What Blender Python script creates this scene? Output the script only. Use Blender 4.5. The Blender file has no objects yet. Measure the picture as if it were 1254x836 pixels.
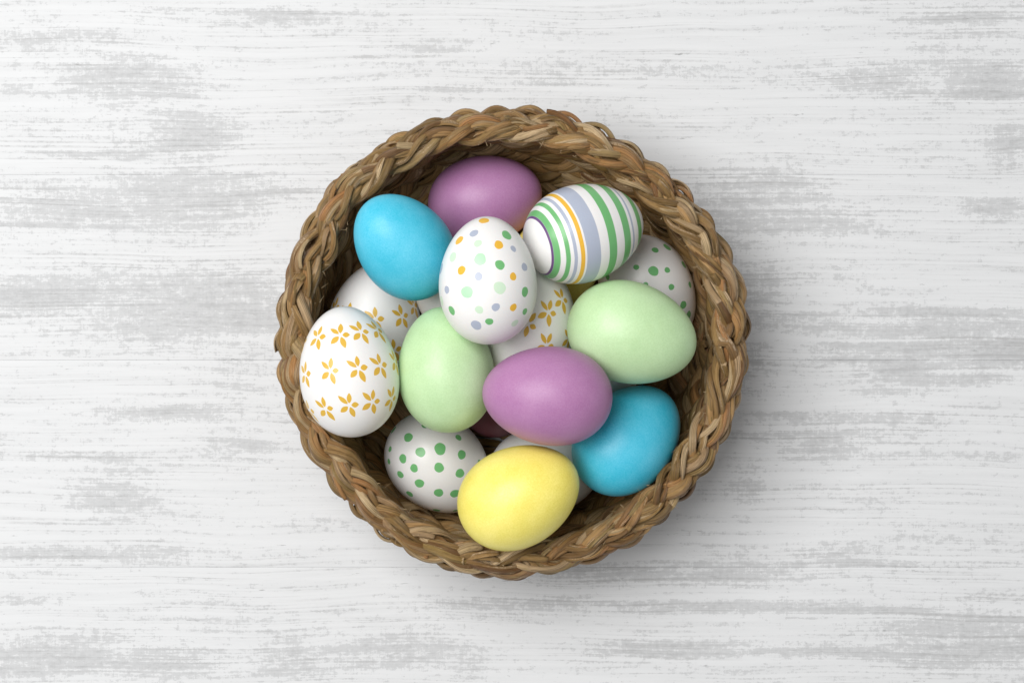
import bpy, math, random
import numpy as np
from mathutils import Vector, Matrix

# ------------------------------------------------------------------ camera, light, exposure
scene = bpy.context.scene
col = scene.collection
CAM_H = 1.0
cam_d = bpy.data.cameras.new('camera')
cam_d.sensor_width = 36.0
cam_d.lens = 2573.0 / 1254.0 * 36.0
cam_d.clip_start, cam_d.clip_end = 0.01, 50
cam = bpy.data.objects.new('camera', cam_d)
cam.location = (0, 0, CAM_H)
col.objects.link(cam)
scene.camera = cam

world = bpy.data.worlds.new('World')
scene.world = world
world.use_nodes = True
world.node_tree.nodes['Background'].inputs[0].default_value = (0.98, 0.99, 1.0, 1)
world.node_tree.nodes['Background'].inputs[1].default_value = 0.32

def area(name, loc, target, size, power, color):
    d = bpy.data.lights.new(name, 'AREA')
    d.shape = 'SQUARE'; d.size = size; d.energy = power; d.color = color
    o = bpy.data.objects.new(name, d)
    o.location = loc
    o.rotation_euler = (Vector(target) - Vector(loc)).to_track_quat('-Z', 'Y').to_euler()
    col.objects.link(o)
    return o
area('softbox', (-0.74, 0.40, 1.80), (0.0, 0.0, 0.03), 1.35, 45.0, (1.0, 0.995, 0.985))

scene.view_settings.view_transform = 'Standard'
scene.view_settings.look = 'None'
scene.view_settings.gamma = 1
scene.view_settings.exposure = 0.0
scene.cycles.max_bounces = 8
scene.cycles.diffuse_bounces = 5

rng = random.Random(11)
nrng = np.random.default_rng(5)

# ------------------------------------------------------------------ helpers
def new_mat(name):
    m = bpy.data.materials.new(name); m.use_nodes = True
    nt = m.node_tree
    return m, nt, nt.nodes['Principled BSDF']

class NT:
    """small node-building helper"""
    def __init__(self, nt): self.nt = nt
    def n(self, kind, **kw):
        nd = self.nt.nodes.new(kind)
        for k, v in kw.items(): setattr(nd, k, v)
        return nd
    def put(self, sock, v):
        if hasattr(v, 'is_linked') or isinstance(v, bpy.types.NodeSocket): self.nt.links.new(v, sock)
        else: sock.default_value = v
    def math(self, op, a, b=0.0, c=0.0, clamp=False):
        nd = self.n('ShaderNodeMath', operation=op, use_clamp=clamp)
        for i, v in enumerate((a, b, c)): self.put(nd.inputs[i], v)
        return nd.outputs[0]
    def ramp(self, v, lo, hi, a=0.0, b=1.0):
        nd = self.n('ShaderNodeMapRange', interpolation_type='SMOOTHSTEP')
        for i, x in enumerate((v, lo, hi, a, b)): self.put(nd.inputs[i], x)
        return nd.outputs[0]
    def mix(self, f, a, b, blend='MIX'):
        nd = self.n('ShaderNodeMix', data_type='RGBA', blend_type=blend)
        self.put(nd.inputs[0], f)
        for s, v in ((nd.inputs[6], a), (nd.inputs[7], b)):
            self.put(s, v if not isinstance(v, tuple) else (v + (1.0,) if len(v) == 3 else v))
        return nd.outputs[2]
    def mapping(self, vec, scale, loc=(0, 0, 0), rot=(0, 0, 0)):
        nd = self.n('ShaderNodeMapping'); self.put(nd.inputs[0], vec)
        nd.inputs[1].default_value = loc; nd.inputs[2].default_value = rot; nd.inputs[3].default_value = scale
        return nd.outputs[0]
    def noise(self, vec, scale=1.0, detail=4.0, rough=0.55, dist=0.0):
        nd = self.n('ShaderNodeTexNoise'); self.put(nd.inputs['Vector'], vec)
        nd.inputs['Scale'].default_value = scale; nd.inputs['Detail'].default_value = detail
        nd.inputs['Roughness'].default_value = rough; nd.inputs['Distortion'].default_value = dist
        return nd.outputs[0]
    def bump(self, h, strength, dist, normal=None):
        nd = self.n('ShaderNodeBump'); nd.inputs['Strength'].default_value = strength
        nd.inputs['Distance'].default_value = dist; self.put(nd.inputs['Height'], h)
        if normal is not None: self.put(nd.inputs['Normal'], normal)
        return nd.outputs[0]

def mesh_obj(name, verts, faces, mat, parent=None, uvs=None, attrs=None, smooth=True):
    me = bpy.data.meshes.new(name)
    verts = np.asarray(verts, dtype=np.float32); faces = np.asarray(faces, dtype=np.int32)
    me.vertices.add(len(verts)); me.vertices.foreach_set('co', verts.ravel())
    k = faces.shape[1]
    me.loops.add(faces.size); me.loops.foreach_set('vertex_index', faces.ravel())
    me.polygons.add(len(faces))
    me.polygons.foreach_set('loop_start', np.arange(0, faces.size, k, dtype=np.int32))
    me.polygons.foreach_set('use_smooth', np.full(len(faces), smooth))
    if uvs is not None:
        uv = me.uv_layers.new(name='UVMap')
        uv.data.foreach_set('uv', np.asarray(uvs, dtype=np.float32)[faces.ravel()].ravel())
    for an, (kind, data) in (attrs or {}).items():
        a = me.attributes.new(an, kind, 'POINT')
        a.data.foreach_set('value' if kind == 'FLOAT' else 'color', np.asarray(data, dtype=np.float32).ravel())
    me.update(calc_edges=True); me.validate()
    me.materials.append(mat)
    o = bpy.data.objects.new(name, me); col.objects.link(o)
    if parent is not None: o.parent = parent
    return o

# ------------------------------------------------------------------ tabletop of whitewashed planks
def wood_material():
    m, nt, b = new_mat('whitewashed_wood'); N = NT(nt)
    co = N.n('ShaderNodeNewGeometry').outputs['Position']
    wear = N.n('ShaderNodeAttribute', attribute_name='wear').outputs['Fac']
    # gentle waviness of the grain
    wob = N.noise(N.mapping(co, (5, 9, 1)), 1.0, 2.0)
    wv = N.n('ShaderNodeCombineXYZ'); N.put(wv.inputs[1], N.math('MULTIPLY', N.math('SUBTRACT', wob, 0.5), 0.014))
    va = N.n('ShaderNodeVectorMath', operation='ADD'); N.put(va.inputs[0], co); N.put(va.inputs[1], wv.outputs[0])
    g = va.outputs[0]
    patch = N.noise(N.mapping(g, (7, 26, 1)), 1.0, 5.0, 0.6)                     # broad worn areas
    band = N.noise(N.mapping(g, (14, 260, 1), (3, 1, 0)), 1.0, 4.0, 0.6)            # grain bands
    line = N.noise(N.mapping(g, (6, 900, 1), (7, 2, 0)), 1.0, 3.0, 0.6)             # fine grain lines
    broken = N.noise(N.mapping(co, (150, 270, 1), (2, 5, 0)), 1.0, 7.0, 0.75)       # flaky breakup
    speck = N.noise(N.mapping(co, (360, 620, 1)), 1.0, 4.0, 0.75)
    scr = N.math('MAXIMUM', N.noise(N.mapping(co, (1000, 110, 1), (0, 0, 0), (0, 0, 0.75)), 1.0, 2.0, 0.6),
                 N.noise(N.mapping(co, (900, 110, 1), (3, 0, 0), (0, 0, -0.6)), 1.0, 2.0, 0.6))
    # worn-through paint: grey shows where wear is strong, in a ragged, streaky pattern
    area_ = N.math('ADD', N.math('MULTIPLY', wear, 0.62), N.math('MULTIPLY', N.ramp(patch, 0.46, 0.72), 0.36))
    f = N.math('ADD', N.math('MULTIPLY', band, 0.42), N.math('MULTIPLY', line, 0.32))
    f = N.math('ADD', f, N.math('MULTIPLY', broken, 0.66))
    f = N.math('ADD', f, N.math('MULTIPLY', speck, 0.46))
    f = N.math('ADD', f, N.math('MULTIPLY', scr, 0.22))
    f = N.math('ADD', f, N.math('MULTIPLY', area_, 0.33))
    worn = N.math('ADD', N.math('MULTIPLY', N.ramp(f, 1.138, 1.183), 0.58), N.math('MULTIPLY', N.ramp(f, 1.21, 1.40), 0.42))
    tick = N.math('MULTIPLY', N.ramp(N.noise(N.mapping(co, (150, 820, 1), (5, 3, 0)), 1.0, 3.0, 0.6), 0.56, 0.68), N.ramp(area_, 0.15, 0.7))
    wash = N.math('MULTIPLY', N.ramp(N.math('ADD', area_, N.math('MULTIPLY', band, 0.8)), 0.45, 1.25), 0.16)
    # grain lines, interrupted
    seg = N.ramp(N.noise(N.mapping(co, (11, 60, 1), (9, 4, 0)), 1.0, 3.0), 0.34, 0.62)
    seg2 = N.ramp(N.math('ADD', broken, N.math('MULTIPLY', speck, 0.25)), 0.45, 0.75)
    ln = N.math('MULTIPLY', N.ramp(line, 0.52, 0.66), N.math('MULTIPLY', seg, N.math('ADD', N.math('MULTIPLY', seg2, 0.75), 0.25)))
    ln = N.math('MULTIPLY', ln, N.ramp(area_, 0.0, 0.5, 0.70, 1.0))
    # small dark scuffs
    fl = N.noise(N.mapping(co, (70, 420, 1), (1, 8, 0)), 1.0, 4.0, 0.65)
    fleck = N.math('MULTIPLY', N.ramp(fl, 0.655, 0.72), N.ramp(speck, 0.42, 0.6))
    white = N.mix(N.ramp(band, 0.35, 0.7), (0.685, 0.690, 0.696), (0.645, 0.650, 0.656))
    c = N.mix(wash, white, (0.50, 0.50, 0.50))
    c = N.mix(N.math('MULTIPLY', worn, 0.68), c, (0.385, 0.388, 0.392))
    c = N.mix(N.math('MULTIPLY', tick, 0.50), c, (0.38, 0.38, 0.38))
    c = N.mix(N.math('MULTIPLY', ln, 0.66), c, (0.40, 0.398, 0.395))
    c = N.mix(N.math('MULTIPLY', fleck, 0.75), c, (0.27, 0.27, 0.268))
    N.put(b.inputs['Base Color'], c)
    b.inputs['Roughness'].default_value = 0.55
    b.inputs['Specular IOR Level'].default_value = 0.3
    h = N.math('SUBTRACT', N.math('MULTIPLY', band, 0.3), N.math('ADD', N.math('MULTIPLY', worn, 0.5), ln))
    N.put(b.inputs['Normal'], N.bump(h, 0.25, 0.0004))
    return m
WOOD = wood_material()

# worn grey areas of the paint: centre and half-size in millimetres on the table, strength
WEAR = [
    (-181, 124, 23.3, 8.6, 0.8), (-152, 100, 13.6, 7.0, 0.9), (-211, 63, 33.0, 8.6, 0.9), (-152, 66, 31.1, 10.1, 1.0), (-127, 72, 23.3, 6.2, 0.8), (-197, 90, 29.1, 0.8, 0.8),
    (-113, 156, 23.3, 3.1, 0.6), (-171, 156, 15.5, 3.1, 0.5), (-228, 22, 29.1, 7.0, 1.0), (-153, 15, 42.8, 14.0, 0.8), (-166, -34, 29.1, 3.5, 0.9), (-130, -50, 13.6, 7.0, 0.7),
    (-192, -73, 13.6, 7.0, 0.8), (-205, -101, 50.5, 2.3, 1.0), (-218, -150, 29.1, 7.8, 1.0), (-171, -153, 23.3, 7.0, 0.9), (-232, -124, 15.5, 1.6, 0.8), (-197, -55, 15.5, 4.7, 0.4),
    (-131, -20, 15.5, 15.5, 0.4), (168, 126, 19.4, 4.7, 0.7), (229, 126, 14.8, 7.0, 0.9), (238, 94, 9.7, 7.0, 0.9), (229, 63, 12.4, 3.5, 1.1), (118, 71, 23.3, 7.8, 0.9),
    (133, 58, 35.0, 6.2, 0.9), (215, 153, 19.4, 4.7, 0.7), (203, 13, 42.8, 2.3, 1.0), (184, 6, 46.6, 2.7, 1.0), (145, 12, 25.3, 1.9, 0.8), (176, -3, 27.2, 1.9, 1.0),
    (238, -4, 17.5, 6.2, 1.0), (164, -9, 19.4, 1.6, 1.0), (184, -14, 8.6, 2.3, 0.9), (225, -19, 10.9, 1.9, 0.9), (153, -36, 31.1, 1.4, 0.9), (139, -44, 23.3, 3.1, 0.8),
    (145, -52, 13.6, 3.5, 0.9), (114, 23, 11.7, 11.7, 0.7), (108, -12, 11.7, 11.7, 0.7), (100, -111, 31.1, 3.5, 1.0), (113, -126, 46.6, 2.3, 1.0), (159, -128, 38.9, 1.9, 0.9),
    (217, -140, 33.0, 9.3, 1.0), (145, -147, 58.3, 2.3, 1.0), (219, -148, 35.0, 6.2, 1.0), (112, -67, 5.8, 9.7, 0.7), (-60, -147, 29.1, 5.4, 0.9), (-106, -149, 12.4, 7.0, 0.8),
    (52, -110, 38.9, 2.7, 1.0), (24, -124, 31.1, 1.9, 0.8), (70, -126, 23.3, 2.7, 0.9), (98, -146, 31.1, 1.9, 0.8), (-19, -155, 7.8, 5.8, 0.6), (-34, 139, 13.6, 1.2, 0.7),
    (-61, 129, 23.3, 3.9, 0.4), (5, 127, 23.3, 3.9, 0.5), (67, 129, 31.1, 3.1, 0.5), (-26, 122, 15.5, 3.1, 0.5), (94, 46, 23.3, 5.8, 0.7), (-220, -55, 23.3, 3.9, 0.4),
    (195, -55, 38.9, 1.2, 0.6), (145, -71, 35.0, 1.6, 0.5), (184, -106, 46.6, 0.8, 0.8), (-147, -137, 15.5, 1.6, 0.4), (-92, -86, 23.3, 1.9, 0.5), (-220, 147, 15.5, 1.6, 0.3),
]
def wear_at(X, Y):
    w = np.zeros_like(X)
    for (cx, cy, sx, sy, a) in WEAR:
        q = ((X * 1e3 - cx) / sx) ** 2 + ((Y * 1e3 - cy) / sy) ** 2
        w = np.maximum(w, a * np.exp(-0.5 * (q / 1.25) ** 1.2))
    return w

SEAMS = [-0.4950, -0.4000, -0.3020, -0.2040, -0.1073, -0.0089, 0.0793, 0.1745, 0.2710, 0.3660, 0.4600]
mU, ntU, bU = new_mat('raw_board'); bU.inputs['Base Color'].default_value = (0.30, 0.29, 0.28, 1); bU.inputs['Roughness'].default_value = 0.8
XL, XR = -0.66, 0.66
bx = np.array([(x, y, z) for z in (-0.040, -0.0185) for y in (SEAMS[0], SEAMS[-1]) for x in (XL, XR)])
table = mesh_obj('tabletop', bx, [(0, 2, 3, 1), (4, 5, 7, 6), (0, 1, 5, 4), (2, 6, 7, 3), (0, 4, 6, 2), (1, 3, 7, 5)], mU, smooth=False)
table['kind'] = 'structure'
table['label'] = 'whitewashed wooden tabletop with worn grey grain under the basket'
for i in range(len(SEAMS) - 1):
    y0, y1 = SEAMS[i] + 0.00002, SEAMS[i + 1] - 0.00002
    ys = np.concatenate([[y0, y0, y0 + 0.00012, y0 + 0.0004], np.linspace(y0 + 0.0025, y1 - 0.0025, 36), [y1 - 0.0004, y1 - 0.00012, y1, y1]])
    zs = np.zeros(len(ys)); zs[0] = zs[-1] = -0.018; zs[1] = zs[-2] = -0.00010; zs[2] = zs[-3] = -0.00003
    xs = np.linspace(XL, XR, 441)
    Yg, Xg = np.meshgrid(ys, xs, indexing='ij'); Zg = np.repeat(zs[:, None], len(xs), 1)
    V = np.stack([Xg, Yg, Zg], -1).reshape(-1, 3)
    nx = len(xs); a = (np.arange(len(ys) - 1)[:, None] * nx + np.arange(nx - 1)[None]).ravel()
    Fq = np.stack([a, a + 1, a + nx + 1, a + nx], 1)
    mesh_obj('plank', V, Fq, WOOD, table, attrs={'wear': ('FLOAT', wear_at(V[:, 0], V[:, 1]))})

# ------------------------------------------------------------------ basket of plaited seagrass
def grass_material():
    m, nt, b = new_mat('dried_seagrass'); N = NT(nt)
    uv = N.n('ShaderNodeUVMap').outputs[0]
    rnd = N.n('ShaderNodeObjectInfo').outputs['Random']
    off = N.n('ShaderNodeCombineXYZ'); N.put(off.inputs[2], N.math('MULTIPLY', rnd, 37.0))
    va = N.n('ShaderNodeVectorMath', operation='ADD'); N.put(va.inputs[0], uv); N.put(va.inputs[1], off.outputs[0])
    v = va.outputs[0]
    tone = N.n('ShaderNodeValToRGB'); N.put(tone.inputs[0], rnd)
    cr = tone.color_ramp
    stops = [(0.0, (0.140, 0.064, 0.020)), (0.14, (0.430, 0.258, 0.098)), (0.28, (0.220, 0.130, 0.042)), (0.42, (0.530, 0.318, 0.128)),
             (0.56, (0.210, 0.094, 0.029)), (0.70, (0.670, 0.485, 0.275)), (0.85, (0.300, 0.194, 0.062)), (1.0, (0.450, 0.212, 0.074))]
    cr.elements[0].position = 0; cr.elements[0].color = stops[0][1] + (1,)
    cr.elements[1].position = 1; cr.elements[1].color = stops[-1][1] + (1,)
    for p, c in stops[1:-1]:
        e = cr.elements.new(p); e.color = c + (1,)
    streak = N.noise(N.mapping(v, (16, 30, 1)), 1.0, 4.0, 0.6)        # long fibres
    fine = N.noise(N.mapping(v, (60, 110, 1)), 1.0, 3.0, 0.6)
    blot = N.noise(N.mapping(v, (2.0, 70, 1)), 1.0, 3.0, 0.6)            # blotches along the blade
    cross = N.noise(N.mapping(v, (5, 1500, 1)), 1.0, 3.0, 0.6)          # cross wrinkles of the pith
    c = N.mix(N.ramp(streak, 0.46, 0.68), tone.outputs[0], N.mix(0.72, tone.outputs[0], (0.095, 0.050, 0.019)))
    c = N.mix(N.math('MULTIPLY', N.ramp(blot, 0.52, 0.72), 0.35), c, (0.28, 0.205, 0.070))
    c = N.mix(N.math('MULTIPLY', N.ramp(blot, 0.44, 0.28), 0.35), c, (0.43, 0.225, 0.085))
    # torn blades show the paler pith
    pith = N.math('MULTIPLY', N.ramp(N.noise(N.mapping(v, (3, 45, 1), (4, 1, 0)), 1.0, 3.0), 0.60, 0.68), 0.75)
    pc = N.mix(N.ramp(cross, 0.35, 0.65), (0.34, 0.215, 0.105), (0.64, 0.48, 0.31))
    c = N.mix(pith, c, pc)
    N.put(b.inputs['Base Color'], c)
    N.put(b.inputs['Roughness'], N.ramp(streak, 0.3, 0.7, 0.34, 0.52))
    b.inputs['Specular IOR Level'].default_value = 0.55
    h = N.math('ADD', N.math('MULTIPLY', streak, 0.7), N.math('ADD', N.math('MULTIPLY', fine, 0.35), N.math('MULTIPLY', N.math('MULTIPLY', cross, pith), 0.9)))
    N.put(b.inputs['Normal'], N.bump(h, 0.9, 0.0014))
    return m
GRASS = grass_material()

basket = bpy.data.objects.new('basket', None); col.objects.link(basket)
basket.empty_display_size = 0.05
basket['label'] = 'round plaited seagrass basket filled with painted eggs, standing on the white table'
basket['category'] = 'basket'

def smooth_noise(n, step, amp):
    """1-D periodic smooth random curve with n samples and about n/step bumps"""
    k = max(4, int(n / step)); p = nrng.normal(0, 1, k)
    x = np.linspace(0, k, n, endpoint=False); i = np.floor(x).astype(int); t = x - i; t = t * t * (3 - 2 * t)
    return amp * (p[i % k] * (1 - t) + p[(i + 1) % k] * t)

NC = 16                                                              # points round a blade
SEC = np.linspace(0, 2 * np.pi, NC, endpoint=False)
def blade(name, path, nrm, w, t, parent, fold=0.28):
    """a flat, slightly folded seagrass blade swept along path; nrm = its flat normal"""
    T = np.gradient(path, axis=0); T /= np.linalg.norm(T, axis=1)[:, None]
    Nn = nrm - (nrm * T).sum(1)[:, None] * T; Nn /= np.linalg.norm(Nn, axis=1)[:, None]
    L = np.cross(T, Nn)
    cx, cy = np.cos(SEC), np.sin(SEC)
    sec_y = np.sign(cy) * np.abs(cy) ** 1.25
    # lengthwise ridges and creases that drift slowly along the blade
    m = len(path); k = max(3, m // 9)
    rg = nrng.normal(0, 1, (k + 2, NC)); x = np.linspace(0, k, m); i = x.astype(int); f = (x - i)[:, None]; f = f * f * (3 - 2 * f)
    rg = (rg[i] * (1 - f) + rg[i + 1] * f) * np.abs(cy)[None]
    V = path[:, None] + L[:, None] * (w[:, None] * cx)[..., None] + Nn[:, None] * (t[:, None] * sec_y + 0.00017 * rg - fold * w[:, None] * cx ** 2 + fold * w[:, None] * 0.4)[..., None]
    n = len(path); s = np.concatenate([[0], np.cumsum(np.linalg.norm(np.diff(path, axis=0), axis=1))])
    # u mirrored round the blade so there is no seam
    u = np.abs(np.linspace(-1, 1, NC, endpoint=False))
    UV = np.stack(np.broadcast_arrays(u[None], s[:, None]), -1).reshape(-1, 2)
    a = np.arange(n - 1)[:, None] * NC; j = np.arange(NC)[None]
    Fq = np.stack([a + j, a + (j + 1) % NC, a + NC + (j + 1) % NC, a + NC + j], -1).reshape(-1, 4)
    Vf = V.reshape(-1, 3)
    # close the ends with quads (NC is even)
    caps = []
    for base, flip in ((0, True), ((n - 1) * NC, False)):
        for q in range(NC // 2 - 1):
            f = (base + q, base + q + 1, base + NC - 2 - q, base + NC - 1 - q)
            caps.append(f[::-1] if flip else f)
    Fq = np.concatenate([Fq, np.array(caps)])
    return mesh_obj(name, Vf, Fq, GRASS, parent, uvs=UV)

def course(name, radius, height, psi, cycles, A, B, nb, half_w, thick, spread, step, seg, phase, free=0.12, rough=1.0):
    """one ring of three-strand plait. psi(theta): slope of the band (0 = lying flat, 90 = standing up)"""
    n = int(2 * np.pi * 0.095 / step)
    th = np.linspace(0, 2 * np.pi, n, endpoint=False)
    R = radius(th); Z = height(th); ps = psi(th)
    er = np.stack([np.cos(th), np.sin(th), 0 * th], 1); ez = np.array([0, 0, 1.0])
    eu = er * np.cos(ps)[:, None] + ez * np.sin(ps)[:, None]
    ev = -er * np.sin(ps)[:, None] + ez * np.cos(ps)[:, None]
    base = er * R[:, None] + ez * Z[:, None]
    twist = 2 * np.pi / 0.070 if nb > 2 else 0.0                      # each strand is a loosely twisted bundle
    twist = round(twist * 0.095) / 0.095
    warp = th + smooth_noise(n, 40, 0.034)
    amp = 1 + smooth_noise(n, 30, 0.14)
    for k in range(3):
        ph = cycles * warp + 2 * np.pi * k / 3 + phase
        cu = A * amp * np.sin(ph) + smooth_noise(n, 18, 0.0005) * rough
        cv = B * np.sin(2 * ph) + smooth_noise(n, 18, 0.0003) * rough
        C = base + eu * cu[:, None] + ev * cv[:, None]
        T = np.roll(C, -1, 0) - np.roll(C, 1, 0); T /= np.linalg.norm(T, axis=1)[:, None]
        Nn = ev - (ev * T).sum(1)[:, None] * T; Nn /= np.linalg.norm(Nn, axis=1)[:, None]
        Lt = np.cross(T, Nn)
        for bI in range(nb):
            g = 2 * np.pi * (bI + 0.25) / nb + twist * th * 0.095 + np.cumsum(smooth_noise(n, 30, 0.030)) * 1.0 + smooth_noise(n, 25, 0.45)
            off_l = spread * np.cos(g); off_n = spread * 0.55 * np.sin(g)
            roll = 0.75 * np.cos(g) + smooth_noise(n, 22, 0.36)
            P = C + Lt * (off_l + smooth_noise(n, 14, 0.0003) * rough)[:, None] + Nn * (off_n + smooth_noise(n, 14, 0.0002) * rough)[:, None]
            Nb = Nn * np.cos(roll)[:, None] + Lt * np.sin(roll)[:, None]
            wv = half_w * (1 + smooth_noise(n, 16, 0.16)) ; tv = thick * (1 + smooth_noise(n, 16, 0.18))
            # chop the endless strand into blades that tuck under one another
            i0 = rng.randrange(n); pos = 0
            while pos < n:
                ln = int(rng.uniform(*seg) / step)
                if n - pos - ln < int(seg[0] / step) * 0.7: ln = n - pos
                ov = int(0.006 / step)
                idx = (i0 + pos + np.arange(-ov, ln + ov)) % n
                m = len(idx); e = np.minimum(np.arange(m), np.arange(m)[::-1]) * step
                sink = np.clip(1 - e / 0.009, 0, 1) ** 1.5
                stick = rng.random() < free
                w2 = wv[idx] * rng.uniform(0.62, 1.32) * (1 - (0.35 if not stick else 0.25) * sink)
                t2 = tv[idx] * (1 - 0.35 * sink)
                lift = np.full(m, -0.0019) * sink
                if stick:                                            # a loose end stands proud of the plait
                    tail = np.clip(1 - np.arange(m)[::-1] * step / 0.011, 0, 1) ** 1.4
                    lift = lift * (np.arange(m) < m // 2) + tail * rng.uniform(0.0012, 0.0032)
                    lat = tail * rng.uniform(-0.003, 0.003)
                else: lat = np.zeros(m)
                pp = P[idx] + Nn[idx] * lift[:, None] + Lt[idx] * lat[:, None]
                blade(name, pp, Nb[idx], w2, t2, basket, fold=rng.uniform(0.22, 0.62))
                pos += ln

def bumpf(th, c, w):
    d = (th - c + np.pi) % (2 * np.pi) - np.pi
    return np.exp(-0.5 * (d / w) ** 2)
D = math.radians
def outl(th):                                                       # the rim is not a perfect circle
    return -0.0030 * bumpf(th, D(48), 0.26) - 0.0024 * bumpf(th, D(218), 0.25) + 0.0010 * bumpf(th, D(130), 0.2) + 0.0007 * np.sin(3 * th + 0.6)
# rim: a flat plait on top, a second one folded down outside it
course('rim_strand', lambda t: 0.0962 + outl(t), lambda t: 0.0672 + 0.0012 * np.sin(2 * t + 1.0),
       lambda t: D(-8) + D(30) * bumpf(t, D(243), 0.42) + D(8) * np.sin(3 * t), 11, 0.0041, 0.0027, 8, 0.00165, 0.00075, 0.0030, 0.0010, (0.024, 0.065), 0.4, free=0.34)
course('rim_strand', lambda t: 0.1008 + outl(t), lambda t: 0.0600 + 0.0012 * np.sin(2 * t + 1.0),
       lambda t: D(-60) + D(10) * np.sin(2 * t + 0.5), 13, 0.0036, 0.0022, 6, 0.00165, 0.00075, 0.0027, 0.0011, (0.032, 0.080), 2.1, free=0.03)
# wall, from the rim down
for q, (r, z, a) in enumerate(((0.0970, 0.0540, 84), (0.0956, 0.0415, 82), (0.0932, 0.0290, 77), (0.0895, 0.0175, 64), (0.0838, 0.0085, 35))):
    course('wall_strand', lambda t: r + outl(t) * (0.9 - 0.2 * q), lambda t: z + 0 * t, lambda t: D(a) + 0 * t, 9, 0.0056, 0.0022, 5, 0.0029, 0.0009, 0.0034, 0.0017,
           (0.10, 0.20), 1.7 + 1.1 * q, free=0.12)
# base, rings towards the middle
for q, r in enumerate((0.0735, 0.0560, 0.0385, 0.0210, 0.0065)):
    course('base_strand', lambda t, r=r: r + 0 * t, lambda t: 0.0042 + 0 * t, lambda t: 0 * t, max(1, round(r * 108)), 0.0058 if r > 0.01 else 0.003, 0.0014, 2, 0.0034, 0.0010,
           0.0026, 0.0024, (0.2, 0.4), 0.5 * q, free=0.0, rough=0.5)

# stray fibres on the plait
fv, ff, fu = [], [], []
for q in range(260):
    th = rng.uniform(0, 2 * math.pi); r = 0.0955 + float(outl(np.array([th]))[0]) + rng.uniform(-0.0085, 0.0055); z = 0.0685 + rng.uniform(-0.002, 0.0006)
    p = np.array([r * math.cos(th), r * math.sin(th), z])
    d = np.array([rng.gauss(0, 1), rng.gauss(0, 1), rng.gauss(0.25, 0.35)]); d /= np.linalg.norm(d)
    cvec = np.array([rng.gauss(0, 1), rng.gauss(0, 1), rng.gauss(-0.2, 0.4)])
    L = rng.uniform(0.0012, 0.0042) * (1.8 if rng.random() < 0.1 else 1); rad = rng.uniform(0.00007, 0.00018)
    b0 = len(fv)
    for s in range(6):
        t = s / 5; c = p + d * L * t + cvec * L * 0.35 * t * t
        e1 = np.cross(d, [0.3, 0.5, 0.8]); e1 /= np.linalg.norm(e1); e2 = np.cross(d, e1)
        for a in range(3):
            an = a * 2.0944; fv.append(c + rad * (1 - 0.7 * t) * (e1 * math.cos(an) + e2 * math.sin(an))); fu.append((a / 3, t * L))
    for s in range(5):
        for a in range(3):
            ff.append((b0 + s * 3 + a, b0 + s * 3 + (a + 1) % 3, b0 + s * 3 + 3 + (a + 1) % 3, b0 + s * 3 + 3 + a))
mF, ntF, bF = new_mat('pale_fibre'); bF.inputs['Base Color'].default_value = (0.52, 0.38, 0.22, 1); bF.inputs['Roughness'].default_value = 0.6
fib = mesh_obj('stray_fibre', np.array(fv), np.array(ff), mF, basket, uvs=fu)
fib['kind'] = 'stuff'

# ------------------------------------------------------------------ eggs
DOTS4 = [
    (-0.055, -0.346, 0.924, 2.27, 'Y'), (-0.258, -0.596, 0.717, 1.88, 'S'), (-0.559, -0.485, 0.617, 2.05, 'Y'), (-0.178, -0.769, 0.554, 1.71, 'P'), (0.406, -0.549, 0.683, 2.31, 'G'),
    (0.243, -0.77, 0.527, 1.97, 'Y'), (0.534, -0.656, 0.466, 1.41, 'S'), (-0.69, -0.58, 0.358, 2.14, 'P'), (-0.137, -0.914, 0.306, 2.57, 'Q'), (0.26, -0.921, 0.215, 2.05, 'G'),
    (0.754, -0.604, 0.184, 1.8, 'S'), (-0.942, -0.203, 0.192, 2.23, 'S'), (-0.516, -0.828, 0.145, 1.88, 'Y'), (-0.171, -0.98, 0.043, 1.71, 'S'), (0.52, -0.849, 0.035, 1.63, 'Y'),
    (0.25, -0.972, -0.137, 2.57, 'P'), (-0.411, -0.911, -0.192, 2.57, 'Q'), (-0.825, -0.57, -0.145, 1.71, 'S'), (0.754, -0.654, -0.199, 2.05, 'G'), (-0.941, -0.265, -0.314, 2.14, 'P'),
    (-0.735, -0.561, -0.466, 1.97, 'G'), (-0.173, -0.908, -0.466, 1.71, 'P'), (0.162, -0.926, -0.43, 1.71, 'S'), (0.514, -0.783, -0.437, 1.63, 'Y'), (0.746, -0.516, -0.5, 1.54, 'G'),
    (-0.241, -0.722, -0.7, 2.31, 'S'), (0.025, -0.808, -0.648, 1.63, 'G'), (0.541, -0.567, -0.677, 1.71, 'P'), (-0.727, -0.017, -0.733, 1.28, 'Y'),
]
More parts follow.
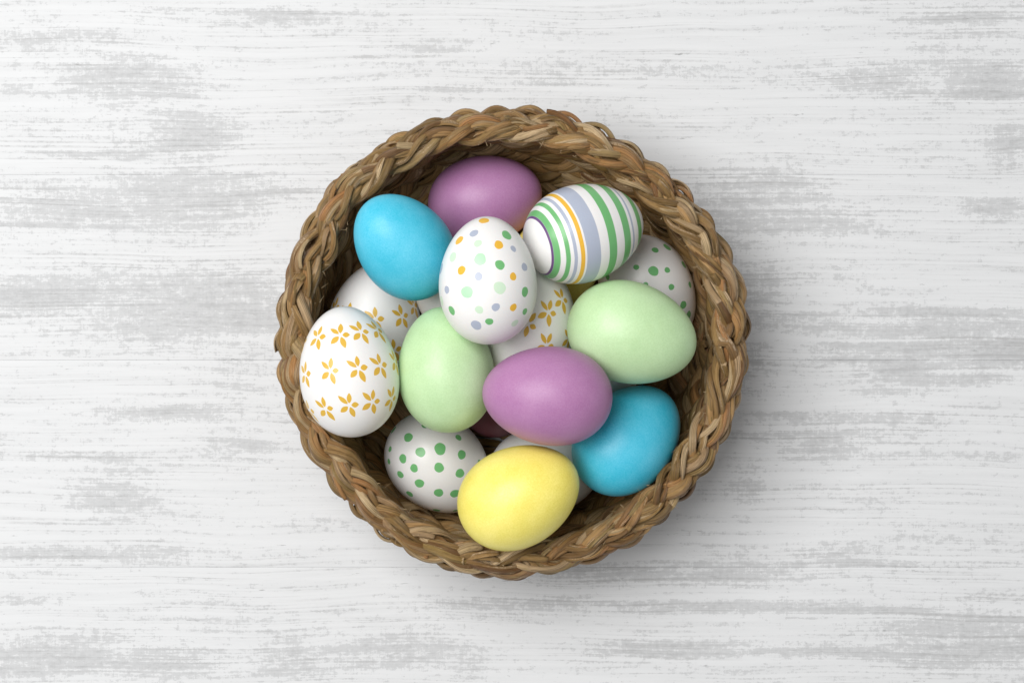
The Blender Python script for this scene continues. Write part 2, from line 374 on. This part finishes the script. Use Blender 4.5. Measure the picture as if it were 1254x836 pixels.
DOTS13 = [
    (-0.468, -0.447, -0.799, 1.73, 'G'), (-0.042, -0.484, -0.894, 2.2, 'G'), (-0.741, -0.653, -0.268, 1.53, 'G'), (-0.322, -0.873, -0.452, 2.66, 'G'), (0.006, -0.804, -0.654, 2.2, 'G'),
    (-0.525, -0.856, -0.083, 2.13, 'G'), (-0.863, -0.109, 0.423, 1.8, 'G'), (0.421, -0.194, -0.904, 1.33, 'G'), (0.366, -0.608, -0.749, 2.0, 'G'), (0.635, -0.223, -0.779, 1.33, 'G'),
    (0.35, -0.808, -0.547, 1.86, 'G'), (-0.015, -0.986, -0.276, 2.2, 'G'), (-0.208, -0.967, 0.083, 2.13, 'G'), (-0.629, -0.669, 0.321, 1.47, 'G'), (0.661, -0.556, -0.573, 1.8, 'G'),
    (0.519, -0.833, -0.299, 2.2, 'G'), (0.851, -0.522, -0.199, 1.86, 'G'), (0.402, -0.909, 0.051, 2.2, 'G'), (0.189, -0.914, 0.283, 2.26, 'G'), (0.754, -0.47, 0.387, 1.8, 'G'),
    (0.492, -0.54, 0.63, 1.2, 'G'),
]
DOTS10 = [
    (-0.519, -0.607, -0.66, 1.6, 'G'), (-0.798, -0.353, -0.56, 2.03, 'G'), (0.04, -0.841, -0.605, 1.28, 'G'), (-0.242, -0.914, -0.416, 2.29, 'G'), (-0.519, -0.833, -0.299, 1.39, 'G'),
    (-0.932, -0.369, -0.161, 1.81, 'G'), (-0.412, -0.913, -0.028, 1.44, 'G'), (-0.823, -0.513, 0.168, 1.44, 'G'), (-0.463, -0.77, 0.365, 1.92, 'G'), (-0.471, -0.597, 0.592, 1.92, 'G'),
    (0.062, -0.981, -0.291, 1.28, 'G'), (0.662, -0.473, -0.642, 1.28, 'G'),
]
FLOWER5 = [
    (-0.48, -0.609, 0.573), (-0.018, -0.784, 0.56), (0.389, -0.67, 0.573), (0.695, -0.354, 0.567), (-0.789, -0.087, 0.547),
    (-0.823, -0.559, 0.043), (-0.285, -0.952, 0.051), (0.27, -0.959, 0.035), (0.693, -0.715, 0.035), (0.964, -0.231, 0.067),
    (-0.49, -0.759, -0.507), (-0.0, -0.911, -0.493), (0.453, -0.794, -0.486), (0.821, -0.41, -0.479), (-0.842, -0.318, -0.514),
]
FLOWER7 = [
    (0.077, -0.975, 0.137), (0.605, -0.731, 0.238), (0.796, -0.359, 0.416), (-0.504, -0.838, 0.137), (0.562, -0.8, -0.314),
    (-0.846, -0.474, 0.168),
]
FLOWER8 = [
    (0.338, -0.78, 0.459), (-0.0, -0.952, 0.23), (0.544, -0.464, 0.648), (0.476, -0.882, -0.035), (0.886, -0.443, 0.075),
]
STRIPE = [
    (-0.844, -0.817, 'V'), (-0.817, -0.744, 'G'), (-0.677, -0.617, 'G'), (-0.567, -0.52, 'S'), (-0.472, -0.409, 'Y'),
    (-0.38, -0.153, 'S'), (0.004, 0.153, 'G'), (0.314, 0.459, 'G'), (0.514, 0.554, 'S'), (0.666, 0.784, 'G'),
]
# kind: (x, y, z of centre in mm), length mm, width mm, heading of the pointed end, its pitch
EGGS = {
    'A_white': ((15.32, -59.39, 29.9), 54.0, 41.0, 10.0, 20.0),
    'E_white': ((37.95, -10.65, 33.1), 54, 42, 80.0, 50.0),
    'D_plum': ((-8.34, -20.2, 26.72), 49.0, 37.0, 95.0, 10.0),
    'B_yellow': ((21.25, 38.83, 28.52), 53, 41, 60.0, 0.0),
    'C_white': ((-23.93, 24.29, 33.83), 54, 42, 120.0, 60.0),
    'dots13': ((-33.88, -56.38, 29.58), 54.0, 43.0, -42.0, -22.0),
    'dots10': ((63.17, 23.13, 28.81), 54.6, 41.92, -60.0, -12.0),
    'purple1': ((-12.4, 65.32, 29.09), 53.48, 41.06, 12.0, 10.0),
    'flower7': ((-63.64, 8.21, 29.83), 57, 43, 80.0, 5.0),
    'flower8': ((6.84, 6.69, 60.02), 57, 43, 75.0, 15.0),
    'blue12': ((52.0, -43.66, 57.36), 57.5, 43.3, 45.0, -28.0),
    'blue2': ((-47.66, 41.86, 76.38), 53.3, 40.67, 130.0, 32.0),
    'yellow14': ((3.04, -67.55, 81.85), 56.3, 43.8, 27.0, 15.0),
    'green6': ((-29.05, -12.47, 77.18), 55.5, 42.3, 96.0, 5.0),
    'stripe3': ((31.65, 47.68, 78.39), 56.14, 42.85, 17.0, -24.0),
    'green9': ((52.7, 3.57, 77.13), 57.6, 44.6, -15.0, 0.0),
    'purple11': ((15.23, -23.32, 95.28), 56.14, 42.59, 176.0, 0.0),
    'flower5': ((-71.08, -13.16, 84.3), 57.23, 43.16, 97.0, 0.0),
    'dots4': ((-10.38, 26.09, 99.93), 54.89, 41.89, 91.0, 0.0),
}

KE = 0.095
def egg_mesh_data(L, W, nt_, np_):
    th = np.linspace(0, np.pi, nt_ + 1); th[0] = 1e-3; th[-1] = np.pi - 1e-3
    ph = np.linspace(0, 2 * np.pi, np_, endpoint=False)
    Tt, Pp = np.meshgrid(th, ph, indexing='ij'); x = np.cos(Tt); r = np.sin(Tt) * (1 - KE * x)
    U = np.stack([r * np.cos(Pp), r * np.sin(Pp), x], -1).reshape(-1, 3)
    a = (np.arange(nt_)[:, None] * np_); j = np.arange(np_)[None]
    Fq = np.stack([a + j, a + np_ + j, a + np_ + (j + 1) % np_, a + (j + 1) % np_], -1).reshape(-1, 4)
    cap0 = [(q, q + 1, np_ - 2 - q, np_ - 1 - q) for q in range(np_ // 2 - 1)]
    b0 = nt_ * np_
    cap1 = [(b0 + np_ - 1 - q, b0 + np_ - 2 - q, b0 + q + 1, b0 + q) for q in range(np_ // 2 - 1)]
    Fq = np.concatenate([Fq, np.array(cap0), np.array(cap1)])
    S = np.array([W / 2, W / 2, L / 2]) / 1000
    return U, U * S, Fq, S

def shell_common(N, b, colour, rough, spec, grain):
    co = N.n('ShaderNodeTexCoord').outputs['Object']
    rnd = N.n('ShaderNodeObjectInfo').outputs['Random']
    off = N.n('ShaderNodeCombineXYZ'); N.put(off.inputs[0], rnd)
    va = N.n('ShaderNodeVectorMath', operation='ADD'); N.put(va.inputs[0], co); N.put(va.inputs[1], off.outputs[0])
    v = va.outputs[0]
    sp = N.noise(v, 1500, 3.0, 0.7)
    bl = N.noise(v, 70, 3.0, 0.55)
    f = N.math('ADD', N.math('MULTIPLY', N.math('SUBTRACT', sp, 0.5), grain), N.math('MULTIPLY', N.math('SUBTRACT', bl, 0.5), grain * 0.9))
    hsv = N.n('ShaderNodeHueSaturation'); N.put(hsv.inputs['Color'], colour)
    N.put(hsv.inputs['Value'], N.math('ADD', f, 1.0)); N.put(hsv.inputs['Saturation'], N.math('SUBTRACT', 1.0, N.math('MULTIPLY', f, 0.8)))
    N.put(b.inputs['Base Color'], hsv.outputs[0])
    b.inputs['Roughness'].default_value = rough
    b.inputs['Specular IOR Level'].default_value = spec
    b.inputs['Subsurface Weight'].default_value = 0.10
    b.inputs['Subsurface Radius'].default_value = (0.0030, 0.0022, 0.0018)
    b.inputs['Subsurface Scale'].default_value = 0.5
    N.put(b.inputs['Normal'], N.bump(N.noise(v, 900, 3.0, 0.6), 0.16, 0.00025))

def dyed(name, colour):
    m, nt, b = new_mat(name); N = NT(nt)
    shell_common(N, b, colour + (1.0,), 0.42, 0.45, 0.30)
    return m
def printed(name):
    m, nt, b = new_mat(name); N = NT(nt)
    sd = N.n('ShaderNodeAttribute', attribute_name='print_edge').outputs['Fac']
    pc = N.n('ShaderNodeAttribute', attribute_name='print_colour').outputs['Color']
    k = N.ramp(sd, -0.10, 0.10)
    c = N.mix(k, (0.83, 0.815, 0.80), pc)
    shell_common(N, b, c, 0.33, 0.45, 0.06)
    return m
def striped(name, stripes):
    m, nt, b = new_mat(name); N = NT(nt)
    co = N.n('ShaderNodeTexCoord').outputs['Object']
    sx = N.n('ShaderNodeSeparateXYZ'); N.put(sx.inputs[0], co)
    t = N.math('DIVIDE', sx.outputs[2], EGGS['stripe3'][1] / 2000)
    t = N.math('ADD', t, N.math('MULTIPLY', N.math('SUBTRACT', N.noise(co, 60, 2.0), 0.5), 0.02))
    c = (0.83, 0.815, 0.80, 1.0)
    for lo, hi, k in stripes:
        s = N.math('MULTIPLY', N.ramp(t, lo - 0.004, lo + 0.004), N.ramp(t, hi + 0.004, hi - 0.004))
        c = N.mix(s, c, INK[k])
    shell_common(N, b, c, 0.30, 0.45, 0.07)
    return m
INK = {'Y': (0.80, 0.46, 0.05), 'S': (0.42, 0.46, 0.56), 'P': (0.60, 0.76, 0.58), 'Q': (0.47, 0.73, 0.50), 'G': (0.165, 0.46, 0.175),
       'V': (0.15, 0.07, 0.21), 'F': (0.70, 0.43, 0.055)}
M_BLUE = dyed('blue_dyed_shell', (0.075, 0.53, 0.72))
M_PURPLE = dyed('purple_dyed_shell', (0.42, 0.195, 0.38))
M_PLUM = dyed('plum_dyed_shell', (0.10, 0.025, 0.035))
M_GREEN = dyed('green_dyed_shell', (0.51, 0.71, 0.40))
M_YELLOW = dyed('yellow_dyed_shell', (0.90, 0.78, 0.18))
M_WHITE, _nt, _b = new_mat('white_shell'); shell_common(NT(_nt), _b, (0.82, 0.81, 0.79, 1), 0.35, 0.42, 0.06)
M_PRINT = printed('printed_shell')
M_STRIPE = striped('striped_shell', STRIPE)

def egg_matrix(spec):
    (x, y, z), L, W, al, be = spec
    al, be = math.radians(al), math.radians(be)
    d = Vector((math.cos(be) * math.cos(al), math.cos(be) * math.sin(al), math.sin(be)))
    s = d.cross(Vector((0, 0, 1))).normalized(); t = d.cross(s)
    M = Matrix((s, t, d)).transposed().to_4x4()
    return Matrix.Translation(Vector((x, y, z)) / 1000) @ M

def add_egg(key, mat, name, label, group=None, paint=None):
    spec = EGGS[key]
    U, V, Fq, S = egg_mesh_data(spec[1], spec[2], *((210, 340) if paint else (64, 96)))
    attrs = None
    if paint:
        sd, colr = paint(U, V, S)
        attrs = {'print_edge': ('FLOAT', sd), 'print_colour': ('FLOAT_COLOR', colr)}
    o = mesh_obj(name, V, Fq, mat, attrs=attrs)
    o.matrix_world = egg_matrix(spec)
    o['label'] = label; o['category'] = 'egg'
    if group: o['group'] = group
    return o

def spot_paint(dots, seed, colours, rad):
    r_ = np.random.default_rng(seed)
    def f(U, V, S):
        pts = [np.array(d[:3]) * S for d in dots]; rs = [d[3] for d in dots]; cs = [d[4] for d in dots]
        for _ in range(900):                                         # carry the pattern on round the far side
            v = U[r_.integers(len(U))]
            if v[1] < 0.05 * 0 + 0.15 and len(dots) > 3 and v[1] < 0.1: continue
            p = v * S
            if min(np.linalg.norm(p - q) for q in pts) > 0.0066:
                pts.append(p); rs.append(r_.uniform(*rad)); cs.append(colours[r_.integers(len(colours))])
        best = np.full(len(U), -9.0); cc = np.zeros((len(U), 4)); cc[:, 3] = 1
        for p, r, c in zip(pts, rs, cs):
            dv = (V - p) * 1e3; d = np.linalg.norm(dv, axis=1)
            e1 = np.cross(p, [0.2, 0.3, 0.9]); e1 /= np.linalg.norm(e1); e2 = np.cross(p / np.linalg.norm(p), e1)
            an = np.arctan2(dv @ e2, dv @ e1)
            a = r_.uniform(0, 6.28, 3)
            rr = r * 1.02 * (1 + 0.05 * np.cos(2 * an + a[0]) + 0.028 * np.cos(3 * an + a[1]) + 0.016 * np.cos(5 * an + a[2]))
            s = rr - d; k = s > best
            best[k] = s[k]; cc[k, :3] = INK[c]
        return np.clip(best, -1.5, 3), cc
    return f

PETAL = [(-4.3, 4.4), (0.5, 5.6), (4.0, -0.20), (1.65, -6.2), (-4.3, -3.2)]      # petal tips in mm
PETW = [0.31, 0.37, 0.60, 0.36, 0.46]
def flower_paint(centres, seed, rot, size=1.0):
    r_ = np.random.default_rng(seed)
    def f(U, V, S):
        pts = [np.array(c) * S for c in centres]
        for _ in range(900):
            v = U[r_.integers(len(U))]
            if v[1] < 0.12 or abs(v[2]) > 0.8: continue
            p = v * S
            if min(np.linalg.norm(p - q) for q in pts) > 0.0150: pts.append(p)
        best = np.full(len(U), -9.0)
        for p in pts:
            nrm = p / S ** 2; nrm /= np.linalg.norm(nrm)
            e2 = np.array([0, 0, 1.0]) - nrm[2] * nrm; e2 /= np.linalg.norm(e2); e1 = np.cross(e2, nrm)
            dv = (V - p) * 1e3; near = np.linalg.norm(dv, axis=1) < 7.5
            x, y = dv[near] @ e1, dv[near] @ e2
            a = rot + r_.uniform(-0.12, 0.12); x, y = x * math.cos(a) + y * math.sin(a), -x * math.sin(a) + y * math.cos(a)
            b = best[near]
            for (tx, ty), pw in zip(PETAL, PETW):
                tl = math.hypot(tx, ty) * size * r_.uniform(0.94, 1.06); ux, uy = tx / math.hypot(tx, ty), ty / math.hypot(tx, ty)
                s = (x * ux + y * uy - 0.85) / (tl - 0.85); q = np.abs(-x * uy + y * ux)
                half = pw * tl * 0.52 * np.where((s > 0) & (s < 1), np.sin(np.pi * np.clip(s, 0, 1) ** 0.95) ** 0.85, 0)
                end = np.minimum(s, 1 - s) * (tl - 0.85)
                b = np.maximum(b, np.minimum(half - q, end))
            best[near] = b
        cc = np.ones((len(U), 4)); cc[:, :3] = INK['F']
        return np.clip(best, -1.5, 3), cc
    return f

add_egg('A_white', M_WHITE, 'egg', 'plain white egg mostly hidden beneath the yellow egg by the rim')
add_egg('E_white', M_WHITE, 'egg', 'plain white egg buried in shade under the green and blue eggs')
add_egg('D_plum', M_PLUM, 'egg', 'dark plum egg deep in the gap beneath the purple and green eggs')
add_egg('B_yellow', M_YELLOW, 'egg', 'yellow egg deep in shade beneath the striped egg')
add_egg('C_white', M_WHITE, 'egg', 'plain white egg in the gap below the blue egg beside the multicoloured dotted egg')
add_egg('dots13', M_PRINT, 'egg', 'white egg with green dots beside the yellow egg at the basket wall', 'white eggs with green dots', spot_paint(DOTS13, 1, ['G'], (1.5, 2.4)))
add_egg('dots10', M_PRINT, 'egg', 'white egg with green dots in shade below the striped egg', 'white eggs with green dots', spot_paint(DOTS10, 2, ['G'], (1.4, 2.2)))
add_egg('purple1', M_PURPLE, 'egg', 'purple egg lying low between the blue egg and the striped egg', 'purple eggs')
add_egg('flower7', M_PRINT, 'egg', 'white egg with gold flowers tucked under a blue egg at the wall', 'white eggs with gold flowers', flower_paint(FLOWER7, 3, 0.35))
add_egg('flower8', M_PRINT, 'egg', 'shaded white egg with gold flowers between the purple and the dotted egg', 'white eggs with gold flowers', flower_paint(FLOWER8, 4, -0.15))
add_egg('blue12', M_BLUE, 'egg', 'blue egg resting beside the yellow egg under the purple one', 'blue eggs')
add_egg('blue2', M_BLUE, 'egg', 'bright blue egg leaning on the rim over a flowered white egg', 'blue eggs')
add_egg('yellow14', M_YELLOW, 'egg', 'bright yellow egg lying on top against the basket rim')
add_egg('green6', M_GREEN, 'egg', 'pale green egg between the large flowered egg and the purple egg', 'pale green eggs')
add_egg('stripe3', M_STRIPE, 'egg', 'white egg with green, grey and yellow stripes round it')
add_egg('green9', M_GREEN, 'egg', 'pale green egg lying below the striped egg over green-dotted white egg', 'pale green eggs')
add_egg('purple11', M_PURPLE, 'egg', 'purple egg on top of the heap in the middle', 'purple eggs')
add_egg('flower5', M_PRINT, 'egg', 'large white egg with rows of gold flowers resting on the rim', 'white eggs with gold flowers', flower_paint(FLOWER5, 6, 0.0))
add_egg('dots4', M_PRINT, 'egg', 'white egg with yellow, green and grey dots on top of heap', None, spot_paint(DOTS4, 7, list('YSPQG'), (1.5, 2.4)))
